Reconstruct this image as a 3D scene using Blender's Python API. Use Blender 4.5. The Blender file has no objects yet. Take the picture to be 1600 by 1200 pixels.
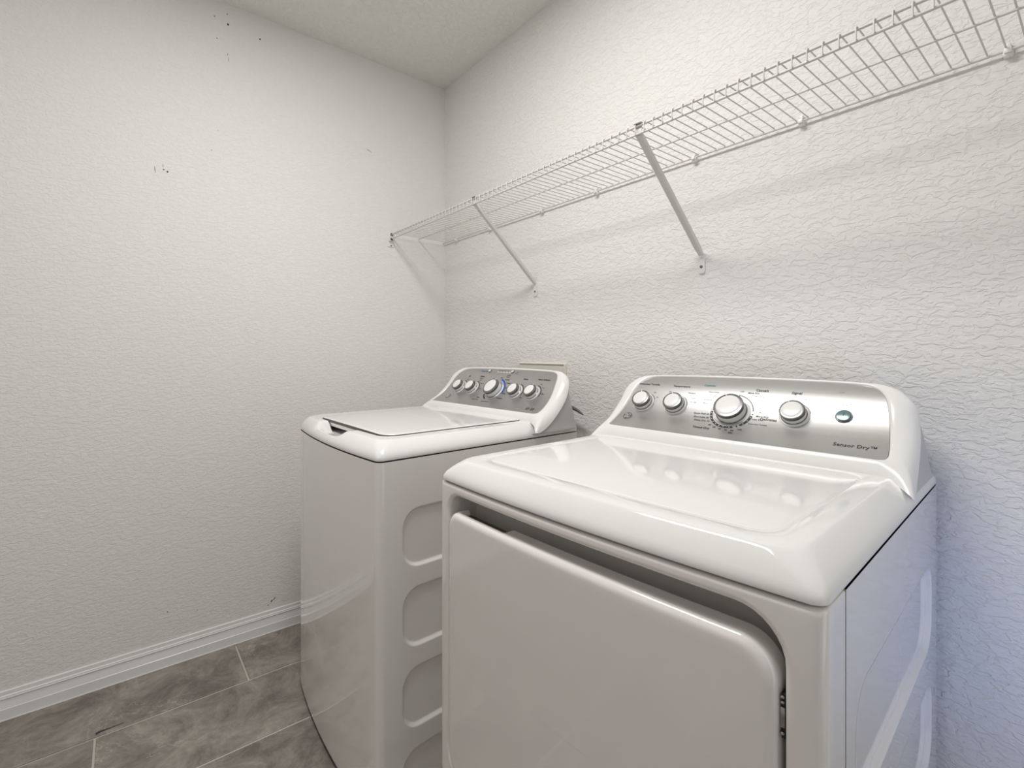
import bpy, bmesh, math, random
from mathutils import Vector, Matrix
random.seed(7)
S = bpy.context.scene
COL = S.collection
PI = math.pi

# ------------------------------------------------------------------ camera, world, lights, exposure
cd = bpy.data.cameras.new('camera'); cam = bpy.data.objects.new('camera', cd); COL.objects.link(cam)
cam.location = (2.114, -1.264, 1.11)
cam.rotation_euler = (PI/2, 0, math.atan2(756, 608))
cd.sensor_width = 36; cd.lens = 756/1600*36; cd.shift_y = -48/1600; cd.clip_start = 0.02
S.camera = cam

w = bpy.data.worlds.new('world'); S.world = w; w.use_nodes = True
bg = w.node_tree.nodes['Background']; bg.inputs[0].default_value = (.9, .93, 1, 1); bg.inputs[1].default_value = .45

def area(name, loc, target, size, power, color, shape='DISK', size_y=None):
    l = bpy.data.lights.new(name, 'AREA'); l.shape = shape; l.size = size
    if size_y: l.size_y = size_y
    l.energy = power; l.color = color
    o = bpy.data.objects.new(name, l); COL.objects.link(o); o.location = loc
    d = Vector(target)-Vector(loc); o.rotation_euler = d.to_track_quat('-Z', 'Y').to_euler()
    return o
area('ceiling_lamp', (1.26, -.96, 2.43), (1.26, -.96, 0), .85, 25.2, (1, .98, .955), 'RECTANGLE', .25)
area('doorway_fill', (2.96, -.62, 1.0), (1.9, -.3, .8), .8, 2.9, (1, .98, .95), 'RECTANGLE', 1.7)  # added fill lamp at the opening in the unseen right wall
low = area('blue_wall_fill', (2.92, -.80, .22), (1.99, 0, .62), .35, .42, (.14, .36, 1), 'RECTANGLE', .35); low.data.spread = math.radians(46)  # added blue fill aimed at the wall beside the dryer, source unseen

S.view_settings.view_transform = 'Standard'; S.view_settings.look = 'None'
S.view_settings.gamma = 1; S.view_settings.use_curve_mapping = False
S.view_settings.exposure = -0.20
S.cycles.max_bounces = 10; S.cycles.diffuse_bounces = 6; S.cycles.sample_clamp_indirect = 6

# ------------------------------------------------------------------ materials
def mat(name, color, rough=.5, metal=0, coat=0, spec=.5):
    m = bpy.data.materials.new(name); m.use_nodes = True
    b = m.node_tree.nodes['Principled BSDF']
    b.inputs['Base Color'].default_value = (*color, 1); b.inputs['Roughness'].default_value = rough
    b.inputs['Metallic'].default_value = metal; b.inputs['Coat Weight'].default_value = coat
    b.inputs['Specular IOR Level'].default_value = spec
    return m
def N(m, t, **kw):
    n = m.node_tree.nodes.new(t)
    for k, v in kw.items():
        if k in n.inputs: n.inputs[k].default_value = v
        else: setattr(n, k, v)
    return n
def L(m, a, b): m.node_tree.links.new(a, b)
def P(m): return m.node_tree.nodes['Principled BSDF']

def plaster(name, color, height, scale, fine=.25):
    m = mat(name, color, .75, spec=.25)
    tc = N(m, 'ShaderNodeTexCoord')
    mp = N(m, 'ShaderNodeMapping'); mp.inputs['Scale'].default_value = (1, 1, 1.9)
    L(m, tc.outputs['Object'], mp.inputs[0])
    n1 = N(m, 'ShaderNodeTexNoise', Scale=scale, Detail=3.5, Roughness=.55, Distortion=.9)
    L(m, mp.outputs[0], n1.inputs['Vector'])
    r = N(m, 'ShaderNodeValToRGB'); r.color_ramp.elements[0].position = .42; r.color_ramp.elements[1].position = .56
    L(m, n1.outputs['Fac'], r.inputs[0])
    n2 = N(m, 'ShaderNodeTexNoise', Scale=scale*3.2, Detail=3, Roughness=.6)
    L(m, mp.outputs[0], n2.inputs['Vector'])
    mx = N(m, 'ShaderNodeMath', operation='MULTIPLY_ADD'); mx.inputs[1].default_value = fine
    L(m, n2.outputs['Fac'], mx.inputs[0]); L(m, r.outputs[0], mx.inputs[2])
    bp = N(m, 'ShaderNodeBump', Strength=1.0, Distance=height)
    L(m, mx.outputs[0], bp.inputs['Height']); L(m, bp.outputs[0], P(m).inputs['Normal'])
    return m
M = {}
M['wall'] = plaster('wall_paint', (.80, .79, .77), .0010, 48, .5)
M['wall_l'] = plaster('left_wall_paint', (.80, .79, .77), .0006, 60, .6)
M['ceil'] = plaster('ceiling_paint', (.78, .77, .74), .0015, 48)
M['trim'] = mat('trim_paint', (.80, .80, .79), .3)
M['enamel'] = mat('white_enamel', (.80, .795, .785), .09, coat=.2)
M['body'] = mat('white_cabinet_enamel', (.80, .78, .76), .12, coat=1); P(M['body']).inputs['Coat Roughness'].default_value = .03; P(M['body']).inputs['Coat IOR'].default_value = 1.6
M['plastic'] = mat('white_plastic', (.82, .815, .80), .22)
M['satin'] = mat('satin_plastic', (.72, .715, .70), .35)
M['housing'] = mat('shaded_grey_housing', (.52, .51, .50), .5)  # grey plastic, colour darkened further for shade on its side face
M['chrome'] = mat('chrome', (.42, .42, .42), .2, 1)
M['knobring'] = mat('dark_satin_chrome', (.24, .24, .24), .3, .9)
M['field'] = mat('grey_emblem_field', (.20, .20, .20), .3, .5)
M['pale'] = mat('pale_metal', (.75, .75, .75), .3, .6)
M['darkring'] = mat('dark_chrome', (.16, .16, .165), .2, .8)
M['black'] = mat('black_gap', (.012, .012, .012), .6)
M['gap_shade'] = mat('grey_gap_shade', (.10, .10, .10), .6)  # dark tone standing for shade in the lid gap
M['ink'] = mat('black_ink', (.025, .025, .03), .5)
M['ink_grey'] = mat('grey_ink', (.25, .25, .25), .5)
M['ink_teal'] = mat('teal_ink', (.03, .22, .27), .5)
M['ink_blue'] = mat('blue_ink', (.03, .07, .42), .45)
M['ink_lightblue'] = mat('light_blue_ink', (.30, .45, .85), .45)
M['ink_white'] = mat('white_ink', (.85, .85, .84), .4)
M['button'] = mat('teal_grey_button', (.17, .25, .265), .15, .3)
M['brown'] = mat('brown_plastic', (.10, .07, .04), .5)  # plain dark brown of the finger pull strip
M['wire'] = mat('white_coated_wire', (.62, .61, .59), .35)
M['bracket'] = mat('white_painted_steel', (.66, .65, .63), .35)
M['wall_metal'] = mat('white_foot_plate', (.74, .73, .71), .3)
M['clip'] = mat('white_clip_plastic', (.80, .79, .77), .35)
M['screw'] = mat('steel_screw', (.20, .20, .20), .35, .8)
M['cream'] = mat('cream_plastic', (.72, .70, .64), .4)
M['hose'] = mat('dark_hose', (.10, .10, .10), .5)
M['scuff'] = mat('dark_scuff', (.05, .05, .05), .8)
M['scuff2'] = mat('grey_scuff', (.35, .34, .33), .8)
M['grout'] = mat('grout', (.56, .53, .48), .85)

def brushed():
    m = mat('brushed_silver', (.50, .495, .485), .34, .85)
    tc = N(m, 'ShaderNodeTexCoord'); mp = N(m, 'ShaderNodeMapping'); mp.inputs['Scale'].default_value = (6, 900, 900)
    L(m, tc.outputs['Object'], mp.inputs[0])
    n = N(m, 'ShaderNodeTexNoise', Scale=1.0, Detail=2); L(m, mp.outputs[0], n.inputs['Vector'])
    r = N(m, 'ShaderNodeMapRange'); r.inputs['To Min'].default_value = .28; r.inputs['To Max'].default_value = .42
    L(m, n.outputs['Fac'], r.inputs['Value']); L(m, r.outputs[0], P(m).inputs['Roughness'])
    bp = N(m, 'ShaderNodeBump', Strength=.12, Distance=.0003)
    L(m, n.outputs['Fac'], bp.inputs['Height']); L(m, bp.outputs[0], P(m).inputs['Normal'])
    return m
M['silver'] = brushed()

def tile_mat():
    m = mat('slate_tile', (.2, .19, .18), .42, spec=.4)
    tc = N(m, 'ShaderNodeTexCoord'); oi = N(m, 'ShaderNodeObjectInfo')
    sc = N(m, 'ShaderNodeMath', operation='MULTIPLY'); sc.inputs[1].default_value = 37
    L(m, oi.outputs['Random'], sc.inputs[0])
    add = N(m, 'ShaderNodeVectorMath', operation='ADD')
    L(m, tc.outputs['Object'], add.inputs[0]); L(m, sc.outputs[0], add.inputs[1])
    n1 = N(m, 'ShaderNodeTexNoise', Scale=7, Detail=14, Roughness=.8, Distortion=.5); L(m, add.outputs[0], n1.inputs['Vector'])
    r = N(m, 'ShaderNodeValToRGB')
    e = r.color_ramp.elements
    e[0].position = .39; e[0].color = (.145, .127, .114, 1)
    e[1].position = .62; e[1].color = (.335, .31, .275, 1)
    k = e.new(.5); k.color = (.235, .212, .190, 1)
    L(m, n1.outputs['Fac'], r.inputs[0])
    # thin pale veins
    n2 = N(m, 'ShaderNodeTexNoise', Scale=4.2, Detail=7, Roughness=.6, Distortion=.5)
    a2 = N(m, 'ShaderNodeVectorMath', operation='ADD'); a2.inputs[1].default_value = (3.1, 7.7, 1.2)
    L(m, add.outputs[0], a2.inputs[0]); L(m, a2.outputs[0], n2.inputs['Vector'])
    s = N(m, 'ShaderNodeMath', operation='SUBTRACT'); s.inputs[1].default_value = .5; L(m, n2.outputs['Fac'], s.inputs[0])
    ab = N(m, 'ShaderNodeMath', operation='ABSOLUTE'); L(m, s.outputs[0], ab.inputs[0])
    vr = N(m, 'ShaderNodeMapRange'); vr.inputs['From Min'].default_value = 0; vr.inputs['From Max'].default_value = .006
    vr.inputs['To Min'].default_value = .55; vr.inputs['To Max'].default_value = 0; L(m, ab.outputs[0], vr.inputs['Value'])
    n3 = N(m, 'ShaderNodeTexNoise', Scale=3.0, Detail=2); L(m, add.outputs[0], n3.inputs['Vector'])
    gt = N(m, 'ShaderNodeMapRange'); gt.inputs['From Min'].default_value = .5; gt.inputs['From Max'].default_value = .65; L(m, n3.outputs['Fac'], gt.inputs['Value'])
    mu = N(m, 'ShaderNodeMath', operation='MULTIPLY'); L(m, vr.outputs[0], mu.inputs[0]); L(m, gt.outputs[0], mu.inputs[1])
    mx = N(m, 'ShaderNodeMixRGB'); mx.inputs[2].default_value = (.50, .47, .42, 1)
    L(m, mu.outputs[0], mx.inputs[0]); L(m, r.outputs[0], mx.inputs[1])
    hs = N(m, 'ShaderNodeHueSaturation')
    vv = N(m, 'ShaderNodeMapRange'); vv.inputs['To Min'].default_value = .85; vv.inputs['To Max'].default_value = 1.2
    L(m, oi.outputs['Random'], vv.inputs['Value']); L(m, vv.outputs[0], hs.inputs['Value']); L(m, mx.outputs[0], hs.inputs['Color'])
    L(m, hs.outputs[0], P(m).inputs['Base Color'])
    bp = N(m, 'ShaderNodeBump', Strength=.5, Distance=.003); L(m, n1.outputs['Fac'], bp.inputs['Height']); L(m, bp.outputs[0], P(m).inputs['Normal'])
    return m
M['tile'] = tile_mat()

# ------------------------------------------------------------------ mesh helpers
def link(name, me, m, parent=None, smooth=None):
    if m: me.materials.append(m)
    if smooth is not None:
        for p in me.polygons: p.use_smooth = True
        me.set_sharp_from_angle(angle=math.radians(smooth))
    o = bpy.data.objects.new(name, me); COL.objects.link(o)
    if parent: o.parent = parent
    return o
def from_bm(name, bm, m, parent=None, smooth=None, normals=True):
    if normals: bmesh.ops.recalc_face_normals(bm, faces=bm.faces)
    me = bpy.data.meshes.new(name); bm.to_mesh(me); bm.free()
    return link(name, me, m, parent, smooth)
def struct(o): o['kind'] = 'structure'; return o
def thing(name, label, cat, loc=(0, 0, 0), rz=0, group=None):
    o = bpy.data.objects.new(name, None); COL.objects.link(o); o.location = loc; o.rotation_euler = (0, 0, rz)
    o.empty_display_size = .1
    o['label'] = label; o['category'] = cat
    if group: o['group'] = group
    return o
def box(bm, x0, x1, y0, y1, z0, z1, bevel=0):
    r = bmesh.ops.create_cube(bm, size=1)
    for v in r['verts']:
        v.co = Vector((x0+(v.co.x+.5)*(x1-x0), y0+(v.co.y+.5)*(y1-y0), z0+(v.co.z+.5)*(z1-z0)))
    if bevel:
        es = list({e for v in r['verts'] for e in v.link_edges})
        bmesh.ops.bevel(bm, geom=es, offset=bevel, segments=2, affect='EDGES', profile=.5)
def tube(bm, pts, r, n=8, caps=True, taper=None):
    pts = [Vector(p) for p in pts]; rings = []
    up = None
    for i, p in enumerate(pts):
        t = (pts[min(i+1, len(pts)-1)]-pts[max(i-1, 0)]).normalized()
        if up is None:
            up = Vector((0, 0, 1)) if abs(t.z) < .9 else Vector((1, 0, 0))
        a = t.cross(up).normalized(); b = a.cross(t).normalized(); up = b
        rr = r if taper is None else r*taper[i]
        rings.append([bm.verts.new(p+a*rr*math.cos(2*PI*k/n)+b*rr*math.sin(2*PI*k/n)) for k in range(n)])
    for A, B in zip(rings, rings[1:]):
        for k in range(n): bm.faces.new((A[k], A[(k+1) % n], B[(k+1) % n], B[k]))
    if caps: bm.faces.new(rings[0][::-1]); bm.faces.new(rings[-1])
def lathe(bm, prof, n=40, xf=None):
    rings = []
    for r, h in prof:
        if r < 1e-6: rings.append([bm.verts.new((0, 0, h))])
        else: rings.append([bm.verts.new((r*math.cos(2*PI*k/n), r*math.sin(2*PI*k/n), h)) for k in range(n)])
    for A, B in zip(rings, rings[1:]):
        for k in range(n):
            if len(A) == 1 and len(B) == 1: continue
            if len(A) == 1: bm.faces.new((A[0], B[k], B[(k+1) % n]))
            elif len(B) == 1: bm.faces.new((A[k], A[(k+1) % n], B[0]))
            else: bm.faces.new((A[k], A[(k+1) % n], B[(k+1) % n], B[k]))
    if xf: bmesh.ops.transform(bm, matrix=xf, verts=bm.verts)
def rrect(a0, a1, b0, b1, r, ns=24, nc=6):
    """rounded rectangle, counter-clockwise; r = radius or (bl, br, tr, tl)"""
    if not isinstance(r, (tuple, list)): r = (r,)*4
    r = [max(x, 1e-4) for x in r]
    out = []
    def side(p, q):
        for i in range(ns): out.append((p[0]+(q[0]-p[0])*i/ns, p[1]+(q[1]-p[1])*i/ns))
    def corner(cx, cy, rad, s):
        for i in range(nc):
            t = s+PI/2*i/nc; out.append((cx+rad*math.cos(t), cy+rad*math.sin(t)))
    side((a0+r[0], b0), (a1-r[1], b0)); corner(a1-r[1], b0+r[1], r[1], -PI/2)
    side((a1, b0+r[1]), (a1, b1-r[2])); corner(a1-r[2], b1-r[2], r[2], 0)
    side((a1-r[2], b1), (a0+r[3], b1)); corner(a0+r[3], b1-r[3], r[3], PI/2)
    side((a0, b1-r[3]), (a0, b0+r[0])); corner(a0+r[0], b0+r[0], r[0], PI)
    return out
def loft(bm, rings, fn, ns=24, nc=6, collapse=True):
    """rings: (a0, a1, b0, b1, r, depth); fn maps (a, b, depth) to 3D"""
    R = []
    rs = list(rings)
    if collapse:
        a0, a1, b0, b1, r, d = rs[-1]; bmid = (b0+b1)/2; rr = max(r) if isinstance(r, (tuple, list)) else r
        rs.append((a0+rr, a1-rr, bmid-2e-4, bmid+2e-4, 0, d))
    for a0, a1, b0, b1, r, d in rs:
        R.append([bm.verts.new(fn(a, b, d)) for a, b in rrect(a0, a1, b0, b1, r, ns, nc)])
    n = len(R[0])
    for A, B in zip(R, R[1:]):
        for k in range(n): bm.faces.new((A[k], A[(k+1) % n], B[(k+1) % n], B[k]))
    if collapse: bm.faces.new(R[-1])
def catmull(pts, per):
    P_ = [Vector(p) for p in pts]; out = []
    for i in range(len(P_)-1):
        p0 = P_[max(i-1, 0)]; p1 = P_[i]; p2 = P_[i+1]; p3 = P_[min(i+2, len(P_)-1)]
        for k in range(per):
            t = k/per
            out.append(.5*((2*p1)+(p2-p0)*t+(2*p0-5*p1+4*p2-p3)*t*t+(3*p1-p0-3*p2+p3)*t**3))
    out.append(P_[-1]); return out

# ------------------------------------------------------------------ the room
RX, RY, H = 3.0, -2.15, 2.44
def slab(name, x0, x1, y0, y1, z0, z1, m):
    bm = bmesh.new(); box(bm, x0, x1, y0, y1, z0, z1); return struct(from_bm(name, bm, m))
wall_left = slab('wall_left', -.12, 0, RY-.12, .12, -.1, H+.1, M['wall_l'])
wall_back = slab('wall_back', 0, RX+.12, 0, .12, -.1, H+.1, M['wall'])
slab('wall_front', 0, RX+.12, RY-.12, RY, -.1, H+.1, M['wall'])
bm = bmesh.new()
box(bm, RX, RX+.12, RY, -1.05, -.1, H+.1); box(bm, RX, RX+.12, -.2, 0, -.1, H+.1); box(bm, RX, RX+.12, -1.05, -.2, 2.05, H+.1)
struct(from_bm('wall_right', bm, M['wall']))
slab('ceiling', 0, RX, RY, 0, H, H+.1, M['ceil'])
floor = slab('floor', 0, RX, RY, 0, -.1, -.0035, M['grout'])
# tiles: rows 0.302 m wide, joints shifted by a third of a tile from row to row
def tile(x0, x1, y0, y1):
    g = .0028; gx = .0036
    x0 += gx; x1 -= gx; y0 += g; y1 -= g
    if x1-x0 < .01 or y1-y0 < .01: return
    cx, cy = (x0+x1)/2, (y0+y1)/2; hx, hy = (x1-x0)/2, (y1-y0)/2; b = .002
    dz = random.uniform(-.0005, .0004)
    vs = []
    for (ox, oy, z) in ((0, 0, -.0034), (0, 0, -.0015+dz), (b, b, dz)):
        vs += [(-hx+ox, -hy+oy, z), (hx-ox, -hy+oy, z), (hx-ox, hy-oy, z), (-hx+ox, hy-oy, z)]
    fs = [(8, 9, 10, 11)]
    for k in (0, 4):
        for i in range(4): fs.append((k+i, k+(i+1) % 4, k+4+(i+1) % 4, k+4+i))
    me = bpy.data.meshes.new('tile'); me.from_pydata(vs, [], fs)
    o = link('tile', me, M['tile'], floor); o.location = (cx, cy, 0)
rows = [0, .2705]
while rows[-1] < RX: rows.append(min(rows[-1]+.3015, RX))
for i, (a, b) in enumerate(zip(rows, rows[1:])):
    j = (-.930, -1.327, -1.20, -.95, -1.35, -1.15)[i % 6]
    while j < 0: j += .632
    ys = [0]
    y = j-.632 if j > 0 else j
    while y > RY: ys.append(y); y -= .632
    ys.append(RY)
    for y1, y0 in zip(ys, ys[1:]):
        if y1 <= 0: tile(a, b, y0, y1)
# baseboards: moulded profile (depth from the wall, height)
BP = [(0, .0845), (.0035, .0845), (.0055, .083), (.006, .072), (.0085, .0705), (.0095, .0685), (.0085, .066), (.0105, .0645), (.0105, .0625), (.0085, .0595), (.0090, .052), (.0105, .044), (.0122, .036), (.0125, .0345), (.0140, .033), (.0142, .003), (.0142, 0), (0, 0)]
def baseboard(name, pts):
    bm = bmesh.new(); A = [bm.verts.new(p) for p in pts[0]]; B = [bm.verts.new(p) for p in pts[1]]
    n = len(A)
    for k in range(n): bm.faces.new((A[k], A[(k+1) % n], B[(k+1) % n], B[k]))
    bm.faces.new(A); bm.faces.new(B[::-1])
    return struct(from_bm(name, bm, M['trim']))
baseboard('baseboard_left', [[(d, RY, z) for d, z in BP], [(d, -.0143, z) for d, z in BP]])
baseboard('baseboard_back', [[(0, -d, z) for d, z in BP], [(RX, -d, z) for d, z in BP]])
# caulk bead along the floor
bm = bmesh.new(); box(bm, .0142, .0168, RY, -.015, 0, .0022); struct(from_bm('trim_1', bm, M['trim']))

def mark(name, y, z, w_, h_, m, rot=0):
    bm = bmesh.new()
    n = 8
    vs = [bm.verts.new((.0004, w_*math.cos(2*PI*k/n), h_*math.sin(2*PI*k/n))) for k in range(n)]
    c = bm.verts.new((.0009, 0, 0))
    for k in range(n): bm.faces.new((vs[k], vs[(k+1) % n], c))
    o = from_bm(name, bm, m, wall_left); o.location = (0, y, z); o.rotation_euler = (rot, 0, 0)
for y, z, a, b in [(-.996, 2.375, .0025, .002), (-.952, 2.362, .0035, .004), (-.988, 2.295, .002, .002), (-.842, 2.351, .003, .0035),
                   (-1.14, 1.757, .003, .003), (-1.151, 1.762, .0025, .002), (-1.005, 1.87, .0015, .0015), (-.985, 1.95, .0012, .0012)]:
    mark('nail_hole', y, z, a, b, M['scuff'])
for y, z, a, b, rt in [(-.953, 2.248, .0012, .006, 0), (-.950, 2.23, .001, .011, 0), (-.955, 2.40, .002, .004, 0), (-1.153, 1.775, .0012, .007, 0), (-1.176, 1.757, .0015, .013, .1),
                       (-.397, 2.029, .011, .0018, -.35), (-.385, 2.024, .006, .0012, -.3)]:
    mark('scuff_mark', y, z, a, b, M['scuff2'], rt)
for y, z, a, b, rt in [(-1.14, .188, .002, .0018, 0), (-1.05, .165, .0016, .0014, 0), (-.80, .118, .002, .006, -.5), (-.79, .124, .0015, .008, -.6), (-.812, .105, .003, .0015, 0)]:
    mark('scuff_mark', y, z, a, b, M['scuff'], rt)
# dark chip beside a tile joint
bm = bmesh.new()
vs = [bm.verts.new(p) for p in [(.262, -1.325, .0006), (.250, -1.327, .0006), (.246, -1.318, .0006), (.2495, -1.29, .0006), (.2485, -1.262, .0006), (.252, -1.263, .0006), (.254, -1.295, .0006), (.256, -1.316, .0006)]]
bm.faces.new(vs); from_bm('scuff_mark', bm, M['scuff'], floor)

# ------------------------------------------------------------------ laundry machines
BOLD = None
class Machine:
    def __init__(s, root, W, D, zs, bow, uc, prof, dv):
        s.hv, s.hk = (.672, .22) if bow is None else (.700, .5)
        s.root = root; s.W = W; s.D = D; s.zs = zs; s.bowv = bow; s.uc = uc; s.dv = dv
        s.o = prof[0]; s.t = prof[1]
        dx, dz = s.t[0]-s.o[0], s.t[1]-s.o[1]; s.Lp = math.hypot(dx, dz); s.d = (dx/s.Lp, dz/s.Lp); s.n = (-s.d[1], s.d[0]); s.curve()
    def bow(s, u, v):
        k = max(0, 1-max(v, 0)/.2)
        if s.bowv is None:
            t = min(1, max(0, 1-u/s.W)); return (.0908*t*t-.0524*t)*k*k
        f = max(0, 1-((u-s.W/2)/(s.W/2))**2)
        return -s.bowv*f*k*k
    def curve(s):
        """side profile of the console face: hollow below, steep in the middle, rolling back at the top"""
        key = ((-.2, 20), (0, 20), (.64, 53), (.72, 53), (1, 36), (1.2, 30)); n = 240; p = []; v = z = 0
        for i in range(n+1):
            k = -.2+1.4*i/n
            p.append((v, z))
            for (k0, a0), (k1, a1) in zip(key, key[1:]):
                if k0 <= k <= k1: a = math.radians(a0+(a1-a0)*(k-k0)/(k1-k0)); break
            v += math.cos(a); z += math.sin(a)
        i0, i1 = round(.2/1.4*n), round(1.2/1.4*n)
        (v0, z0), (v1, z1) = p[i0], p[i1]
        sc = s.Lp/math.hypot(v1-v0, z1-z0); ro = math.atan2(s.d[1], s.d[0])-math.atan2(z1-z0, v1-v0); c, sn = math.cos(ro)*sc, math.sin(ro)*sc
        s.tab = [(s.o[0]+(v-v0)*c-(z-z0)*sn, s.o[1]+(v-v0)*sn+(z-z0)*c) for v, z in p]
    def surf(s, q):
        """panel length -> (v, z)"""
        f = (q/s.Lp+.2)/1.4*240; f = min(max(f, 0), 239.999); i = int(f); t = f-i
        (a, b), (c, e) = s.tab[i], s.tab[i+1]
        return (a+(c-a)*t, b+(e-b)*t)
    def pt(s, u, q, h=0):
        v, z = s.surf(q); v2, z2 = s.surf(q+.004); v1, z1 = s.surf(q-.004)
        dv, dz = v2-v1, z2-z1; l = math.hypot(dv, dz)
        return Vector((u, v-dz/l*h, z+dv/l*h))
    def frame(s, u, q, h=0):
        a = s.pt(u, q-.002); b = s.pt(u, q+.002); y = (b-a).normalized(); x = Vector((1, 0, 0)); z = x.cross(y)
        p = s.pt(u, q, h)
        return Matrix(((x.x, y.x, z.x, p.x), (x.y, y.y, z.y, p.y), (x.z, y.z, z.z, p.z), (0, 0, 0, 1)))
    # ---- cabinet pieces
    def side_cells(s, bm, u, v0, v1, zr, rec, depth=.007):
        """right-hand side sheet with pressed rounded recesses"""
        zc = [zr[1]]+[(rec[i][2]+rec[i+1][3])/2 for i in range(len(rec)-1)]+[zr[0]]
        f = lambda a, b, d: (u-d, a, b)
        for i, (ra, rb, z0, z1, r) in enumerate(rec):
            rg = [(v0, v1, zc[i+1], zc[i], .0005, 0)]
            for e, d in ((.0055, 0), (.0035, 0), (.0015, depth*.18), (-.0018, depth*.8), (-.004, depth), (-.0065, depth)):
                rg.append((ra-e, rb+e, z0-e, z1+e, r+e, d))
            loft(bm, rg, f, 10, 8)
    def strip(s, bm, pts, zl, close=False):
        rows = [[bm.verts.new((u, v, z)) for u, v in pts] for z in zl]
        for A, B in zip(rows, rows[1:]):
            for k in range(len(pts)-1): bm.faces.new((A[k], A[k+1], B[k+1], B[k]))
    # ---- console
    def console(s, frame_mat, panel_mat):
        uc = s.uc; per = 6; dv = s.dv; dz = s.zs-.853
        Pc = [(.283, 0, 0), (.2945, .0035, 0), (.2980, .015, 0), (.2970, .036, 0), (.2955, .050, 0), (.2935, .066, 0), (.291, .085, 0), (.287, .112, 0), (.281, .142, 0), (.273, .163, 0), (.257, .180, 0), (.225, .1885, 0), (.12, .1922, 0), (0, .1935, 0)]
        Bc = [(x, y+dv, z+dz) for x, y, z in [(.290, .487, .8945), (.316, .4755, .8870), (.335, .462, .8775), (.3425, .460, .8712), (.3415, .484, .8735), (.338, .524, .892), (.335, .572, .931), (.331, .605, .968), (.325, .622, 1.002), (.312, .634, 1.021), (.294, .643, 1.034), (.255, .652, 1.043), (.13, .658, 1.048), (0, .660, 1.049)]]
        Ps = catmull(Pc, per); Bs = catmull(Bc, per)
        # keep the P start monotone
        seq = []
        for i, (p, b) in enumerate(zip(Ps, Bs)):
            q = s.pt(p.x, p.y)
            t = i/(len(Ps)-1)
            row = []; wt = min(1, i/(6*per)); wt = wt*wt*(3-2*wt)*.92+.08
            lip = s.pt(p.x+.0015, p.y, .0022)
            cpt = Vector((b.x*.86+p.x*.14, q.y*.8+b.y*.2, q.z*.8+b.z*.2))+Vector((0, -s.d[1]*.006, s.d[0]*.008+.003))
            mid = (lip+b)/2+Vector((.004, -.003, .004)); cpt = mid+(cpt-mid)*wt
            row.append(q+Vector((0, .0015, -.002)))
            row.append(lip)
            for k in range(1, 11):
                a = k/10
                row.append(lip*(1-a)**2+cpt*2*a*(1-a)+b*a*a)
            seq.append(row)
        bm = bmesh.new()
        R = [[bm.verts.new((uc+p.x, p.y, p.z)) for p in row] for row in seq]
        Lf = [[bm.verts.new((uc-p.x, p.y, p.z)) for p in row] for row in seq[:-1]]
        full = R+Lf[::-1]
        for A, B in zip(full, full[1:]):
            for k in range(len(A)-1): bm.faces.new((A[k], A[k+1], B[k+1], B[k]))
        # bottom band below the panel
        nb = 12; rows = []
        for k in range(len(seq[0])):
            p = seq[0][k]; rows.append([bm.verts.new((uc+p.x*(1-2*i/nb), p.y, p.z)) for i in range(nb+1)])
        for A, B in zip(rows, rows[1:]):
            for i in range(nb): bm.faces.new((A[i], A[i+1], B[i+1], B[i]))
        bmesh.ops.remove_doubles(bm, verts=bm.verts, dist=1e-5)
        fr = from_bm('console_bezel', bm, frame_mat, s.root, 80)
        # rear housing: flat-sided slab behind the bezel
        bm = bmesh.new(); zl = s.zs+.0135; prof = []
        for b in Bs[per*4:]:
            z = max(b.z-.003, zl); vb = max(s.hv-s.hk*(z-.86), b.y+.006)
            prof.append((b.x-.0045, b.y-.004, z, vb))
        x0 = prof[0][0]; prof.insert(0, (x0, prof[0][1]-.01, zl, s.hv))
        A = [bm.verts.new((uc+x, y, z)) for x, y, z, q in prof]+[bm.verts.new((uc-x, y, z)) for x, y, z, q in prof[-2::-1]]
        B = [bm.verts.new((uc+x, q, z)) for x, y, z, q in prof]+[bm.verts.new((uc-x, q, z)) for x, y, z, q in prof[-2::-1]]
        for k in range(len(A)-1): bm.faces.new((A[k], A[k+1], B[k+1], B[k]))
        n = len(prof)
        for k in range(n-1): bm.faces.new((B[k], B[k+1], B[2*n-3-k], B[2*n-2-k])) if k < n-2 else bm.faces.new((B[n-2], B[n-1], B[n]))
        bm.faces.new((A[0], B[0], B[-1], A[-1]))
        from_bm('console_housing', bm, M['housing'], s.root, 30)
        # silver panel
        bm = bmesh.new(); rows = []; nc = 24
        for p in Ps:
            x = max(p.x, .0005)
            rows.append([bm.verts.new(s.pt(uc+x*(1-2*i/nc), p.y)) for i in range(nc+1)])
        for A, B in zip(rows, rows[1:]):
            for i in range(nc): bm.faces.new((A[i], A[i+1], B[i+1], B[i]))
        for v in bm.verts: pass
        s.panel = from_bm('control_panel', bm, panel_mat, s.root, 60)
        s.prints = {}
    # ---- print on the panel
    def text(s, txt, u, q, size, ink='ink', align='CENTER', bold=.0):
        cu = bpy.data.curves.new('t', 'FONT'); cu.body = txt; cu.size = size; cu.align_x = align; cu.align_y = 'CENTER'
        cu.resolution_u = 2; cu.offset = bold*size
        o = bpy.data.objects.new('t', cu); COL.objects.link(o)
        dg = bpy.context.evaluated_depsgraph_get(); me = bpy.data.meshes.new_from_object(o.evaluated_get(dg))
        bm = s.prints.setdefault(ink, bmesh.new())
        base = [bm.verts.new(s.pt(u+v.co.x, q+v.co.y, .0005)) for v in me.vertices]
        for p in me.polygons:
            try: bm.faces.new([base[i] for i in p.vertices])
            except ValueError: pass
        bpy.data.objects.remove(o); bpy.data.meshes.remove(me); bpy.data.curves.remove(cu)
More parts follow.
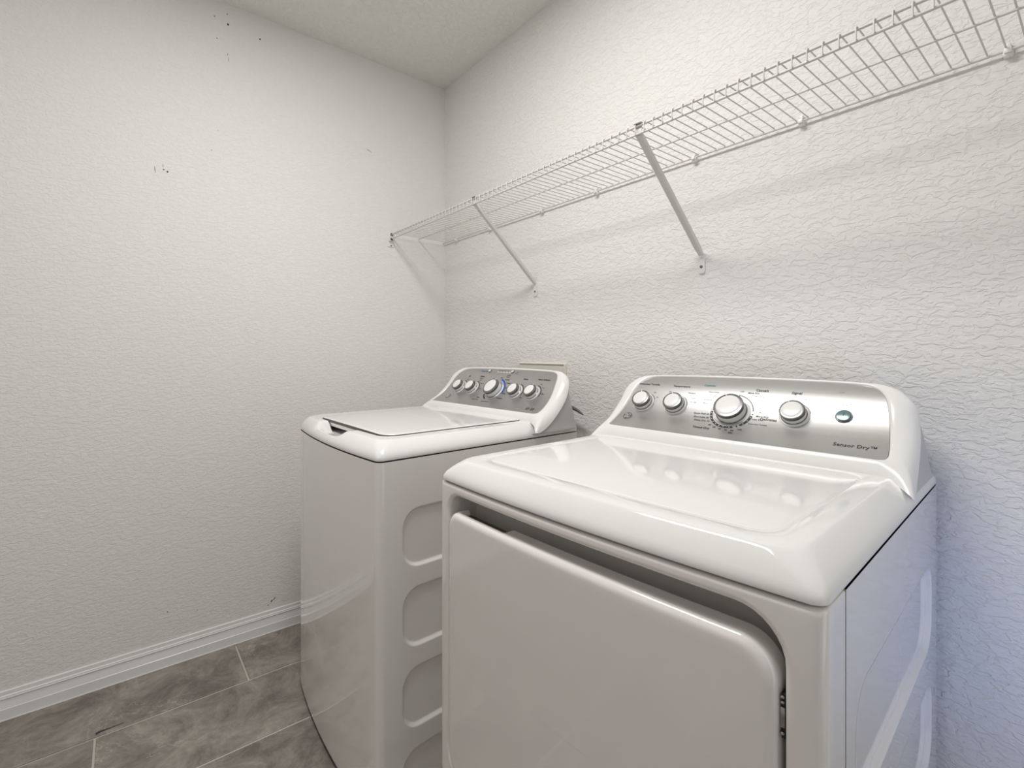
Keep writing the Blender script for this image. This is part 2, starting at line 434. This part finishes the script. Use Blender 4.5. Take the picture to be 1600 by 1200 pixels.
    def arc(s, u, q, r0, r1, a0, a1, ink, h=.0005):
        bm = s.prints.setdefault(ink, bmesh.new()); n = max(3, int(abs(a1-a0)/7))
        prev = None
        for i in range(n+1):
            t = math.radians(a0+(a1-a0)*i/n)
            c = (bm.verts.new(s.pt(u+r0*math.cos(t), q+r0*math.sin(t), h)), bm.verts.new(s.pt(u+r1*math.cos(t), q+r1*math.sin(t), h)))
            if prev: bm.faces.new((prev[0], prev[1], c[1], c[0]))
            prev = c
    def rect(s, u0, u1, q0, q1, ink, h=.0005):
        bm = s.prints.setdefault(ink, bmesh.new())
        bm.faces.new([bm.verts.new(s.pt(a, b, h)) for a, b in ((u0, q0), (u1, q0), (u1, q1), (u0, q1))])
    def flush(s):
        nm = {'ink': ('lettering', 'black printed lettering'), 'ink_grey': ('lettering', 'grey printed lettering'), 'ink_teal': ('lettering', 'teal printed lettering'),
              'ink_blue': ('lettering', 'blue printed marking'), 'ink_lightblue': ('lettering', 'light blue printed marking'), 'ink_white': ('lettering', 'white printed marking')}
        for k, bm in s.prints.items():
            o = from_bm(nm[k][0], bm, M[k], s.panel, normals=False); o['label'] = nm[k][1]; o['kind'] = 'stuff'
    # ---- knobs
    def knob(s, u, q, k=1.0, dial=False, turn=0):
        xf = s.frame(u, q) @ Matrix.Rotation(math.radians(turn), 4, 'Z')
        bm = bmesh.new()
        if dial: base = [(.0415, 0), (.0415, .0012), (.0345, .0022), (.0345, .0030), (.0325, .0034), (.0322, .022), (.0315, .023)]
        else: base = [(.0275*k, 0), (.0275*k, .0022), (.0262*k, .0038), (.0232*k, .0042), (.0232*k, .0048), (.0225*k, .0052), (.0220*k, .0175), (.0215*k, .0185)]
        lathe(bm, base+[(0, base[-1][1])], 48)
        kb = from_bm('control_dial' if dial else 'control_knob', bm, M['satin'], s.root, 35); kb.matrix_local = xf
        bm = bmesh.new()
        r = .0325 if dial else .0222*k; h0 = .0225 if dial else .0180
        lathe(bm, [(r*.93, h0), (r*1.0, h0+.0004), (r*1.035, h0+.0022), (r*1.035, h0+.0034), (r*1.0, h0+.0056), (r*.88, h0+.0064), (r*.80, h0+.0064)], 48)
        o = from_bm('knob_ring', bm, M['knobring'], kb, 50); o['label'] = 'dark chrome ring around the knob cap'
        bm = bmesh.new(); lathe(bm, [(r*.955, h0-.0045), (r*1.004, h0-.004), (r*1.004, h0+.0006), (r*.95, h0+.0008)], 48)
        o = from_bm('knob_band', bm, M['darkring'], kb, 50); o['label'] = 'dark band below the chrome ring'
        bm = bmesh.new(); rc = r*.82
        lathe(bm, [(rc, h0+.0045), (rc, h0+.0066), (rc*.96, h0+.0074), (rc*.82, h0+.0081), (rc*.5, h0+.0086), (0, h0+.0088)], 48)
        o = from_bm('knob_cap', bm, M['plastic'], kb, 40); o['label'] = 'glossy white knob cap'
        bm = bmesh.new(); box(bm, -.0011, .0011, rc*1.0, r*1.045, h0+.001, h0+.0074, .0004)
        o = from_bm('knob_pointer', bm, M['plastic'], kb); o['label'] = 'white pointer notch'
        if dial:
            bm = bmesh.new(); lathe(bm, [(.0340, .0021), (.0348, .0026), (.0345, .0032), (.0326, .0034)], 48)
            o = from_bm('knob_band', bm, M['darkring'], kb, 50)
        else:
            bm = bmesh.new(); lathe(bm, [(.0236*k, .0040), (.0238*k, .0046), (.0226*k, .0060), (.0222*k, .0060)], 48)
            o = from_bm('knob_band', bm, M['darkring'], kb, 50)
    def badge(s, u, q, r=.0125):
        xf = s.frame(u, q); bm = bmesh.new()
        lathe(bm, [(r, 0), (r, .001), (r*.96, .002), (r*.86, .002), (r*.84, .0012), (0, .0012)], 40)
        b = from_bm('emblem', bm, M['chrome'], s.root, 30); b.matrix_local = xf; b['label'] = 'round chrome emblem with a script monogram'
        bm = bmesh.new(); lathe(bm, [(r*.84, .0013), (0, .0013)], 32)
        from_bm('emblem_field', bm, M['field'], b)
        bm = bmesh.new()
        def sw(pts): tube(bm, [(x*r, y*r, .0018) for x, y in pts], r*.075, 6)
        sw([(math.cos(t)*.26-.22, math.sin(t)*.36+.05) for t in [i*.35 for i in range(2, 19)]])
        sw([(-.05, .2), (-.12, -.05), (-.02, -.35), (-.3, -.5), (-.5, -.35)])
        sw([(math.cos(t)*.22+.28, math.sin(t)*.2+.22) for t in [i*.4 for i in range(1, 12)]])
        sw([(math.cos(t)*.24+.28, math.sin(t)*.22-.2) for t in [1.7+i*.35 for i in range(0, 12)]])
        for a in range(4):
            c = PI/4+a*PI/2; sw([(math.cos(c+t)*.70, math.sin(c+t)*.70) for t in (-.45, -.25, 0, .25, .45)])
        from_bm('emblem_monogram', bm, M['pale'], b, 60)

def plan_outline(m, r_right, r_left, v_start_right, D, nf=28):
    """open outline: right side (v_start) -> front right corner -> front -> left -> back -> right back"""
    W = m.W; pts = [(W, v_start_right)]
    for i in range(9):
        t = PI/2*i/8; pts.append((W-r_right+r_right*math.cos(t), r_right-r_right*math.sin(t)))
    for i in range(1, nf): pts.append((W-r_right-(W-r_right-r_left)*i/nf, 0))
    for i in range(11):
        t = PI/2*i/10; pts.append((r_left-r_left*math.sin(t), r_left-r_left*math.cos(t)))
    pts += [(0, D*.4), (0, D), (W, D)]
    return [(u, v+m.bow(u, v)) for u, v in pts]

# ---- the dryer (nearer machine)
dryer = thing('clothes_dryer', 'white front-loading clothes dryer with five-control silver panel, standing nearest the camera', 'dryer', (1.248, -.757, 0), math.radians(3.2))
d = Machine(dryer, .688, .706, .853, .013, .3465, ((.50, .919), (.634, 1.0405)), 0.0)
W, D = d.W, d.D
# front sheet with the door opening
bm = bmesh.new()
f = lambda a, b, e: (a, e+d.bow(a, e), b)
zt, zb = .8517, .015
rg = [(0, W, zb, zt, .002, .0665), (0, W, zb, zt, .003, .03), (0, W, zb, zt, .004, .013)]
for t in (15, 30, 45, 60, 75, 90):
    e = .011*(1-math.cos(math.radians(t))); k = .011-.011*math.sin(math.radians(t))
    rg.append((e, W-e, zb+e, zt-e*.6, .004+e*.3, k+.0005))
rg += [(.013, W-.013, zb+.013, zt-.008, .006, .0003)]
OU0, OU1, OZ0, OZ1 = .0335, .6495, .272, .8305; OR = (.06, .06, .052, .034)
def op(e, dv): return (OU0-e, OU1+e, OZ0-e, OZ1+min(e, .009), tuple(x+e for x in OR), dv)
rg += [op(.0095, .0003), op(.007, .0003), op(.004, .001), op(.0015, .0032), op(0, .007), op(-.0005, .062), op(-.004, .067), op(-.010, .068)]
loft(bm, rg, f, 40, 8)
fp = from_bm('front_panel', bm, M['body'], dryer, 38)
# side and back sheet with pressed recesses on the visible right side
bm = bmesh.new()
d.strip(bm, [(.001, .070), (.001, D-.004), (W, D-.004)], [.012, .8517])
d.side_cells(bm, W, .0705, D-.004, (.012, .8517), [(.112, .639, .570, .716, .05), (.112, .639, .355, .500, .05), (.112, .639, .140, .285, .05)], .008)
v0 = [(W, .0705), (W-.006, .0705)]
d.strip(bm, v0, [.012, .8517])
from_bm('cabinet', bm, M['body'], dryer, 38)
# dark joint under the top cover and behind the front sheet
bm = bmesh.new(); box(bm, .008, W-.008, .012, D-.01, .838, .8575)
o = from_bm('joint_seal', bm, M['black'], dryer); o['label'] = 'black joint under the top cover'
# top cover
bm = bmesh.new()
f = lambda a, b, z: (a, b+d.bow(a, b)*(1 if b < .2 else 0), z)
rg = []
prof = [(.004, .8538), (.0006, .8545), (0, .8565), (.0014, .8635), (.0058, .8705), (.0130, .8785), (.0215, .8862), (.0285, .8918), (.0318, .8940), (.0345, .8951), (.039, .8955), (.050, .8955)]
for e, z in prof: rg.append((e, W-e, e*.72, D, (.016+e*.7, .016+e*.7, .002, .002), z))
IU0, IU1, IV0, IV1, IR = .066, .621, .064, .47, .036
for e, z in ((.002, .8955), (.0007, .8950), (0, .8938), (-.0007, .8938), (-.0022, .8950), (-.006, .8952)):
    rg.append((IU0-e, IU1+e, IV0-e, IV1+e, IR+e, z))
loft(bm, rg, f, 30, 8)
from_bm('top_cover', bm, M['enamel'], dryer, 50)
# door
bm = bmesh.new()
NU0, NU1 = .070, .204
def fd(a, b, e):
    z = b
    if b > .78 and e > .0085 and NU0 < a < NU1:
        k = min(1, (a-NU0)/.004)*min(1, (NU1-a)/.016); z = b-.0095*k
    return (a, e+d.bow(a, 0), z)
DU0, DU1, DZ0, DZ1 = .0355, .6445, .2755, .799; DRr = (.055, .055, .042, .030)
rg = []
def dr(e, dv): return (DU0+e, DU1-e, DZ0+e, DZ1-e, tuple(max(x-e*.6, .004) for x in DRr), dv)
rg = [dr(.02, .0295), dr(.0005, .029), dr(0, .027), dr(0, .0125), dr(.0002, .0095), dr(.0006, .0080)]
for t in (15, 30, 45, 60, 75, 90):
    k = math.radians(t); rg.append(dr(.0006+.0115*(1-math.cos(k)), .0075-.0115*math.sin(k)))
rg += [dr(.014, -.0041), dr(.02, -.0042)]
loft(bm, rg, fd, 64, 10)
door = from_bm('door', bm, M['body'], dryer, 45)
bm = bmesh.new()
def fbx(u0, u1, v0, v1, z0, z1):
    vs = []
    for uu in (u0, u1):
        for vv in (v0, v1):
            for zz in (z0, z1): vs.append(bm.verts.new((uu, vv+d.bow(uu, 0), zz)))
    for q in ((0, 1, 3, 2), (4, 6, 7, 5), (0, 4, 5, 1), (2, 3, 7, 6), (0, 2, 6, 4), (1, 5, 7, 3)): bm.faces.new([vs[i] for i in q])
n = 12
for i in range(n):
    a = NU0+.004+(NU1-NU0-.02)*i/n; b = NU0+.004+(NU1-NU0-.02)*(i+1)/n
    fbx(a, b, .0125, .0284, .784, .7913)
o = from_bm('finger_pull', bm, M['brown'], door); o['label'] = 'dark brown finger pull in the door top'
# hinge in the right-hand gap
bm = bmesh.new(); box(bm, .6452, .6492, .004, .030, .700, .748, .0008); box(bm, .6415, .6455, .0135, .0285, .704, .744, .0006)
hg = from_bm('hinge', bm, M['black'], dryer); hg['label'] = 'black door hinge in the right gap'
bm = bmesh.new(); box(bm, .6440, .6490, .0028, .006, .712, .734, .0008)
for z in (.706, .739, .7445): bmesh.ops.create_icosphere(bm, subdivisions=2, radius=.0022, matrix=Matrix.Translation((.6465, .0035, z)))
from_bm('hinge_pin', bm, M['chrome'], hg, 40)
d.console(M['plastic'], M['silver'])
d.badge(.081, .0480)
KQ = .0985
d.knob(.107, KQ, 1.08, turn=10); d.knob(.199, KQ, 1.08, turn=15); d.knob(.343, .0935, 1, True, 22); d.knob(.474, KQ, 1.08, turn=25)
# start button
bm = bmesh.new(); lathe(bm, [(.0150, 0), (.0150, .0015), (.0138, .0024), (.0130, .0024)], 40)
bt = from_bm('start_button', bm, M['darkring'], dryer, 35); bt.matrix_local = d.frame(.562, .1064)
bm = bmesh.new(); lathe(bm, [(.0130, .0012), (.0130, .0040), (.0118, .0056), (.007, .0062), (0, .0062)], 40)
o = from_bm('button_cap', bm, M['button'], bt, 40); o['label'] = 'glossy teal grey button cap'
bm = bmesh.new(); box(bm, -.0006, .0006, -.003, .003, .006, .0066); box(bm, -.0006, .0025, .002, .003, .006, .0066); from_bm('button_symbol', bm, M['ink'], bt)
T = d.text
hs = .0088
T('Extended Tumble', .102, .1580, hs, bold=.012); T('Temperature', .197, .1565, hs, bold=.012)
T('Cottons', .270, .1640, hs, 'ink_teal', bold=.012); T('Casuals', .396, .1570, hs*1.05, bold=.015)
T('Delicates', .426, .0815, hs*1.05, bold=.015); T('Timed Dry', .290, .0365, hs*1.05, bold=.015)
T('Signal', .468, .1550, hs*1.05, bold=.015)
T('Start', .563, .1335, .0085, 'ink_grey'); T('Hold to Start', .563, .1250, .0060, 'ink_grey'); T('Lock', .550, .1640, .005, 'ink_grey')
T('Sensor Dry\u2122', .592, .0345, .0125, 'ink', bold=.01)
T('On', .128, .1325, .006); T('Off', .140, .118, .005, 'ink_grey')
T('Medium', .231, .1375, .006, 'ink_grey'); T('Low', .240, .1235, .0055, 'ink_grey'); T('No Heat', .243, .112, .005, 'ink_grey'); T('High', .172, .1375, .005, 'ink_grey')
sm = .0062
for tx, u, q in (('Dewrinkle', .290, .1440), ('Towels', .287, .1340), ('Optimum', .279, .1220), ('More Dry', .282, .1120), ('Off', .290, .0960)):
    T(tx, u+.010, q, sm, 'ink_grey', 'RIGHT')
for tx, u, q in (('Quick Fluff 20', .293, .0810), ('Dewrinkle 20', .296, .0705), ('Damp Dry 10', .301, .0605)): T(tx, u, q, .0068, 'ink', 'RIGHT', .01)
for tx, u, q in (('40', .306, .0490), ('50', .319, .0432), ('60', .333, .0395), ('70', .347, .0375), ('80', .361, .0385), ('100', .376, .0435), ('Min', .361, .0305)): T(tx, u, q, .0070, 'ink', bold=.01)
T('Off', .352, .1505, sm, 'ink_grey'); T('More Dry', .379, .1480, sm, 'ink', bold=.01); T('Less Dry', .392, .1400, sm, 'ink'); T('Energy Saver', .405, .1300, .0052, 'ink_grey'); T('Easy Care', .413, .1200, .0050, 'ink_grey')
T('Off', .402, .0985, sm, 'ink_grey'); T('More Dry', .398, .0880, .0066, 'ink', 'LEFT', .01); T('Less Dry', .392, .0790, .0066, 'ink', 'LEFT', .01); T('Extended Tumble', .388, .0650, .0056, 'ink', 'LEFT')
T('Chime', .505, .1330, .0055, 'ink_grey'); T('Loud', .512, .1240, .0055, 'ink_grey'); T('Off', .487, .1390, .005, 'ink_grey')
cu, cq = .343, .0935
d.arc(cu, cq, .0435, .0490, 182, 290, 'ink'); d.arc(cu, cq, .0435, .0490, 298, 302, 'ink'); d.arc(cu, cq, .0435, .0490, 308, 352, 'ink')
d.arc(cu, cq, .0450, .0480, 8, 84, 'ink_grey'); d.arc(cu, cq, .0450, .0472, 96, 172, 'ink_grey'); d.arc(cu, cq, .0455, .0480, 356, 360, 'ink')
d.arc(cu, cq, .0420, .0428, 180, 360, 'ink_white')
for a in (188, 200, 212, 225, 238, 251, 264, 281, 318, 333, 346):
    t = math.radians(a); d.rect(cu+.0463*math.cos(t)-.0009, cu+.0463*math.cos(t)+.0009, cq+.0463*math.sin(t)-.0009, cq+.0463*math.sin(t)+.0009, 'ink_white', .0008)
d.arc(.107, KQ, .0290, .0312, 25, 62, 'ink'); d.arc(.199, KQ, .0290, .0312, 5, 55, 'ink_grey'); d.arc(.474, KQ, .0290, .0312, 15, 70, 'ink_grey')
d.flush()

# ---- the washer (farther machine, in the corner)
washer = thing('washing_machine', 'white top-loading washing machine with silver control panel, standing in the corner beyond the dryer', 'washing machine', (.3706, -.834, 0), math.radians(2.45))
m = Machine(washer, .680, .692, .857, None, .362, ((.525, .922), (.660, 1.042)), .024)
W, D = m.W, m.D
bm = bmesh.new(); zt = .8548
m.strip(bm, plan_outline(m, .018, .055, .045, D), [.014, .30, .6, zt-.004, zt])
m.side_cells(bm, W, .045, D, (.014, zt), [(.066, .63, .592, .731, .045), (.066, .63, .397, .538, .045), (.066, .63, .200, .343, .045), (.066, .63, .034, .145, .045)], .008)
bmesh.ops.remove_doubles(bm, verts=bm.verts, dist=1e-5)
from_bm('cabinet', bm, M['body'], washer, 38)
bm = bmesh.new(); ol = plan_outline(m, .018, .055, .045, D-.01)
cxy = (W/2, D/2)
def shrink(pts, k): return [(W/2+(u-W/2)*k, D/2+(v-D/2)*k) for u, v in pts]
for k, z0, z1 in ((.978, .80, .8625),):
    q = shrink(ol, k); lo = [bm.verts.new((u, v, z0)) for u, v in q]; hi = [bm.verts.new((u, v, z1)) for u, v in q]
    for i in range(len(q)): bm.faces.new((lo[i], lo[(i+1) % len(q)], hi[(i+1) % len(q)], hi[i]))
    bm.faces.new(hi)
o = from_bm('joint_seal', bm, M['black'], washer); o['label'] = 'black joint under the top cover'
bm = bmesh.new()
q = shrink(ol, .97); lo = [bm.verts.new((u, v, .004)) for u, v in q]; hi = [bm.verts.new((u, v, .05)) for u, v in q]
for i in range(len(q)): bm.faces.new((lo[i], lo[(i+1) % len(q)], hi[(i+1) % len(q)], hi[i]))
bm.faces.new(lo)
o = from_bm('plinth', bm, M['black'], washer); o['label'] = 'dark plinth under the cabinet'
for u, v in ((.06, .07), (W-.06, .07), (.06, D-.07), (W-.06, D-.07)):
    bm = bmesh.new(); lathe(bm, [(0, 0), (.02, 0), (.02, .008), (.008, .01), (.008, .03)], 16); bmesh.ops.translate(bm, vec=(u, v, 0), verts=bm.verts); from_bm('foot', bm, M['black'], washer, 40)
for u, v in ((.06, .07), (.628, .07), (.06, .63), (.628, .63)):
    bm = bmesh.new(); lathe(bm, [(0, 0), (.02, 0), (.02, .008), (.008, .01), (.008, .03)], 16); bmesh.ops.translate(bm, vec=(u, v, 0), verts=bm.verts); from_bm('foot', bm, M['black'], dryer, 40)
# top cover with hand scoop and lid well
LU0, LU1, LV0, LV1, LR = .112, .606, .058, .535, .040
bm = bmesh.new()
SU0, SU1 = .205, .450
def sst(x): x = min(1, max(0, x)); return x*x*(3-2*x)
def ft(a, b, z):
    z2 = z
    if SU0 < a < SU1 and b < LV0+.002 and z > .86:
        k = sst((a-SU0)/.05)*sst((SU1-a)/.06); g = sst((b-.006)/.03)
        z2 = z-.030*k*g if z > .865 else z
    return (a, b+m.bow(a, b), z2)
rg = []
prof = [(.004, .8573), (.0006, .8580), (0, .860), (.0012, .868), (.005, .8755), (.0115, .8835), (.0195, .8910), (.0265, .8964), (.0298, .8985), (.0325, .8995), (.037, .900), (.044, .900)]
for e, z in prof: rg.append((e, W-e, e*.9, D, (.05+e*.3, .016+e*.7, .002, .002), z))
for e, z in ((.006, .9002), (.003, .9002), (.0010, .8995), (0, .897), (0, .872), (-.004, .870), (-.012, .870)):
    rg.append((LU0-e, LU1+e, LV0-e, LV1+e, LR+e, z))
loft(bm, rg, ft, 60, 8)
from_bm('top_cover', bm, M['enamel'], washer, 50)
# lid
bm = bmesh.new()
def fl(a, b, z): return (a, b+m.bow(a, b), z+.003*max(0, 1-((a-.36)/.25)**2))
rg = []
g = .0022
for e, z in ((.02, .882), (g+.0015, .8825), (g, .884), (g, .9000), (g+.0008, .9022), (g+.0025, .9032), (g+.006, .9036), (g+.02, .9038)):
    rg.append((LU0+e, LU1-e, LV0+e, LV1-e, LR-e*.5, z))
loft(bm, rg, fl, 40, 8)
lid = from_bm('lid', bm, M['enamel'], washer, 45)
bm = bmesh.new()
loft(bm, [(LU0+g-e, LU1-g+e, LV0+g-e, LV1-g+e, LR-e*.5, z) for e, z in ((0, .8935), (.0006, .894), (.0006, .9012), (0, .9016))], fl, 40, 8, collapse=False)  # dark ring set into the lid gap so it looks shaded
o = from_bm('lid_gap_shade', bm, M['gap_shade'], washer); o['label'] = 'dark ring painted in as gap shade around the lid'
# small dark hinge at the rear right corner of the lid
bm = bmesh.new(); box(bm, .580, .602, LV1-.012, LV1+.003, .892, .9045, .001); o = from_bm('lid_hinge', bm, M['darkring'], washer); o['label'] = 'dark lid hinge at the rear corner'
m.console(M['plastic'], M['silver'])
m.badge(.126, .042)
KQ = .0940
m.knob(.153, KQ, 1.05, turn=-20); m.knob(.234, KQ, 1.05, turn=-20); m.knob(.366, KQ, 1, True, -20); m.knob(.481, KQ, 1.05, turn=-20); m.knob(.566, KQ, 1.05, turn=-20)
for u in (.270, .402):
    bm = bmesh.new(); lathe(bm, [(.0085, 0), (.0085, .0012), (.0072, .0016), (.0070, .0034), (.005, .0040), (0, .0040)], 32)
    o = from_bm('push_button', bm, M['chrome'], washer, 35); o.matrix_local = m.frame(u, .1800)
    bm = bmesh.new(); lathe(bm, [(.0060, .0036), (.0055, .0044), (0, .0046)], 32); c = from_bm('button_cap', bm, M['satin'], o, 40); c['label'] = 'pale grey button cap'
T = m.text
T('Deep Fill', .258, .1775, .0105, 'ink_blue', 'RIGHT', .02)
for i in range(5):
    u = .318+i*.0165; m.rect(u, u+.0105, .1745, .1785, 'ink_white'); T(('Fill', 'Wash', 'Rinse', 'Spin', 'Lid')[i], u+.005, .1845, .0062, 'ink')
T('Start', .430, .1800, .0068, 'ink'); T('Pause', .430, .1720, .0062, 'ink')
T('Cycle', .398, .1615, .0085, 'ink', bold=.015); T('Status', .398, .1535, .0075, 'ink')
T('Soil', .171, .1480, .0098, 'ink', bold=.02); T('Water', .252, .1500, .0098, 'ink', bold=.02); T('Temp', .252, .1405, .0085, 'ink')
T('Rinse', .497, .1490, .0100, 'ink', bold=.02); T('Fabric Softener', .585, .1510, .0092, 'ink', bold=.02)
for cu, tx in ((.153, ('Light', 'Normal', 'Heavy')), (.234, ('Cold', 'Warm', 'Hot')), (.481, ('1', 'Extra', 'Deep', 'Rinse')), (.566, ('Off', 'On', 'Auto'))):
    m.arc(cu, KQ, .0315, .0345, -20, 80, 'ink')
    for i, t in enumerate(tx):
        a = math.radians(72-35*i); T(t, cu+.039*math.cos(a), KQ+.039*math.sin(a)+.001, .0068, 'ink', 'LEFT')
cu = .366
m.arc(cu, KQ, .0440, .0500, -15, 82, 'ink_blue'); m.arc(cu, KQ, .0418, .0438, -20, 84, 'ink_lightblue'); m.arc(cu, KQ, .0432, .0490, 205, 250, 'ink'); m.arc(cu, KQ, .0418, .0430, 200, 340, 'ink_white'); m.arc(cu, KQ, .0440, .0450, 262, 340, 'ink')
for a, t in ((88, 'Off'), (62, 'Normal'), (38, 'Whites'), (14, 'Colors'), (-12, 'Bulky'), (-40, 'Delicates')):
    r_ = math.radians(a); T(t, cu+.053*math.cos(r_)-(.006 if a == 88 else 0), KQ+.053*math.sin(r_)+.001, .0080, 'ink', 'LEFT', .015)
T('Speed Wash', cu, KQ-.058, .0078, 'ink', bold=.015); T('Rinse', cu-.050, KQ-.040, .0078, 'ink', 'RIGHT', .015); T('Drain + Spin', cu-.046, KQ-.052, .0074, 'ink', 'RIGHT', .01)
# two small symbols near the lower right corner
for u in (.590, .612):
    for q in (.020, .0235, .027, .0305): m.rect(u, u+.013, q, q+.0012, 'ink')
    m.rect(u, u+.0012, .020, .0315, 'ink'); m.rect(u+.012, u+.0132, .020, .0315, 'ink')
m.flush()

# ------------------------------------------------------------------ wire shelf over the machines
shelf = thing('wire_shelf', 'long white wire shelf running along the back wall above both machines', 'shelf', (0, 0, 1.665))
SX0, SX1 = .016, 2.42
def rod(name, p0, p1, r, mm, parent, n=8):
    bm = bmesh.new(); tube(bm, [p0, p1], r, n); return from_bm(name, bm, mm, parent, 60)
rod('long_rail', (.004, -.010, -.0045), (SX1, -.010, -.0045), .0026, M['wire'], shelf)
rod('long_rail', (.004, -.148, -.0045), (SX1, -.148, -.0045), .0022, M['wire'], shelf)
rod('long_rail', (SX0, -.2905, -.0045), (SX1, -.2905, -.0045), .0028, M['wire'], shelf)
rod('long_rail', (SX0, -.2925, -.0250), (SX1, -.2925, -.0250), .0028, M['wire'], shelf)
bm = bmesh.new()
tube(bm, [(0, -.009, 0), (0, -.29, 0), (0, -.2938, -.0006), (0, -.2962, -.004), (0, -.2965, -.008), (0, -.2965, -.0270)], .00145, 6)
w0 = from_bm('cross_wire', bm, M['wire'], shelf, 60)
x = SX0+.010; w0.location = (x, 0, 0)
while x+.0252 < SX1:
    x += .0252; c = w0.copy(); COL.objects.link(c); c.location = (x, 0, 0)
# wall clips
bm = bmesh.new(); box(bm, -.0065, .0065, -.0145, 0, -.0150, -.0035, .0015); box(bm, -.0035, .0035, -.012, -.0005, .0, .0085, .001); box(bm, -.0050, .0050, -.019, -.010, -.011, -.002, .001)
c0 = from_bm('wall_clip', bm, M['clip'], shelf, 40); c0['label'] = 'white plastic wall clip'
for i, x in enumerate((.126, .398, .735, 1.012, 1.374, 1.650, 1.994, 2.33)):
    c = c0 if i == 0 else c0.copy()
    if i: COL.objects.link(c)
    c.location = (x, 0, 0)
# end bracket on the left wall
bm = bmesh.new(); box(bm, 0, .004, -.306, -.278, -.060, .006, .001); box(bm, .003, .020, -.303, -.284, -.0345, .0045, .0015)
eb = from_bm('end_bracket', bm, M['clip'], shelf, 40); eb['label'] = 'white plastic end bracket on the left wall'
bm = bmesh.new(); box(bm, .0195, .0206, -.300, -.288, -.013, .001); box(bm, .0195, .0206, -.300, -.288, -.0325, -.021); from_bm('socket', bm, M['black'], eb)
for z in (-.054, .0035):
    bm = bmesh.new(); lathe(bm, [(0, 0), (.0035, 0), (.0035, .0015), (0, .0022)], 12); bmesh.ops.rotate(bm, cent=(0, 0, 0), matrix=Matrix.Rotation(PI/2, 3, 'Y'), verts=bm.verts); bmesh.ops.translate(bm, vec=(.004, -.290, z), verts=bm.verts); from_bm('screw', bm, M['screw'], eb, 40)

# ------------------------------------------------------------------ diagonal support brackets
def support(x, label):
    t = thing('shelf_bracket', label, 'bracket', (x, 0, 1.373), 0, 'diagonal support brackets under the wire shelf')
    A = Vector((0, -.2875, .268)); B = Vector((0, -.006, .012))
    ax = (B-A).normalized(); nx = Vector((1, 0, 0)); nn = ax.cross(nx).normalized()
    hw, hd, th = .0078, .0060, .0016     # folded steel channel, open towards the shelf
    sec = [(-hw, hd), (-hw, -hd+.002), (-hw+.002, -hd), (hw-.002, -hd), (hw, -hd+.002), (hw, hd), (hw-th, hd), (hw-th, -hd+th), (-hw+th, -hd+th), (-hw+th, hd)]
    if nn.z < 0: nn = -nn
    bm = bmesh.new(); R = []
    for k, q in ((0, A), (.06, A+ax*.03), (.93, B-ax*.025), (1, B)):
        sc = .75 if k in (1,) else 1
        R.append([bm.verts.new(q+nx*a*sc+nn*b*sc) for a, b in sec])
    n = len(sec)
    for a, b in zip(R, R[1:]):
        for k in range(n): bm.faces.new((a[k], a[(k+1) % n], b[(k+1) % n], b[k]))
    bm.faces.new(R[0][::-1]); bm.faces.new(R[-1])
    from_bm('strut', bm, M['bracket'], t, 30)
    # hook over the front rails
    bm = bmesh.new(); box(bm, -.0085, .0085, -.2890, -.2872, .2615, .290, .0006); box(bm, -.0115, .0115, -.2975, -.2835, .2925, .2942, .0006); box(bm, -.0085, .0085, -.2890, -.2872, .290, .2940)
    from_bm('hook', bm, M['bracket'], t, 30)
    # foot plate with rounded lower end
    bm = bmesh.new()
    f_ = lambda a, b, e: (a, -e, b)
    loft(bm, [(-.0100, .0100, -.040, .016, (.007, .007, .003, .003), 0), (-.0100, .0100, -.040, .016, (.007, .007, .003, .003), .0042), (-.0094, .0094, -.0394, .0154, (.0065, .0065, .003, .003), .0048)], f_, 4, 5)
    fpz = from_bm('foot_plate', bm, M['wall_metal'], t, 35)
    bm = bmesh.new(); lathe(bm, [(0, 0), (.0044, 0), (.0040, .0014), (.0015, .0024), (0, .0020)], 16)
    bmesh.ops.rotate(bm, cent=(0, 0, 0), matrix=Matrix.Rotation(PI/2, 3, 'X'), verts=bm.verts); bmesh.ops.translate(bm, vec=(0, -.0047, -.021), verts=bm.verts)
    o = from_bm('screw', bm, M['screw'], fpz, 40); o['label'] = 'dark steel screw'
    return t
support(1.392, 'white steel shelf bracket nearest the camera, its foot above the dryer')
support(.692, 'white steel shelf bracket nearer the left wall, its foot above the washing machine')

# ------------------------------------------------------------------ outlet box and hose behind the washer
ob = thing('outlet_box', 'cream plastic washer outlet box set in the wall behind the washing machine', 'outlet box', (.7295, 0, .96))
bm = bmesh.new(); f_ = lambda a, b, e: (a, -e, b)
loft(bm, [(-.1335, .1335, -.115, .113, .004, 0), (-.1335, .1335, -.115, .113, .004, .008), (-.1315, .1315, -.113, .111, .004, .0098), (-.1275, .1275, -.109, .1085, .004, .0098), (-.1262, .1262, -.1078, .1072, .004, .006), (-.12, .12, -.10, .10, .004, .006)], f_, 6, 4)
from_bm('face_plate', bm, M['cream'], ob, 30)
hs_ = thing('drain_hose', 'dark hose poking out behind the washing machine console', 'hose', (.86, -.055, .93))
bm = bmesh.new(); tube(bm, catmull([(-.06, 0, .012), (0, .004, .006), (.06, .008, -.006), (.095, .010, -.016), (.122, .013, -.030)], 5), .009, 10, taper=[1-.78*(i/20)**2 for i in range(21)])
from_bm('hose', bm, M['hose'], hs_, 60)
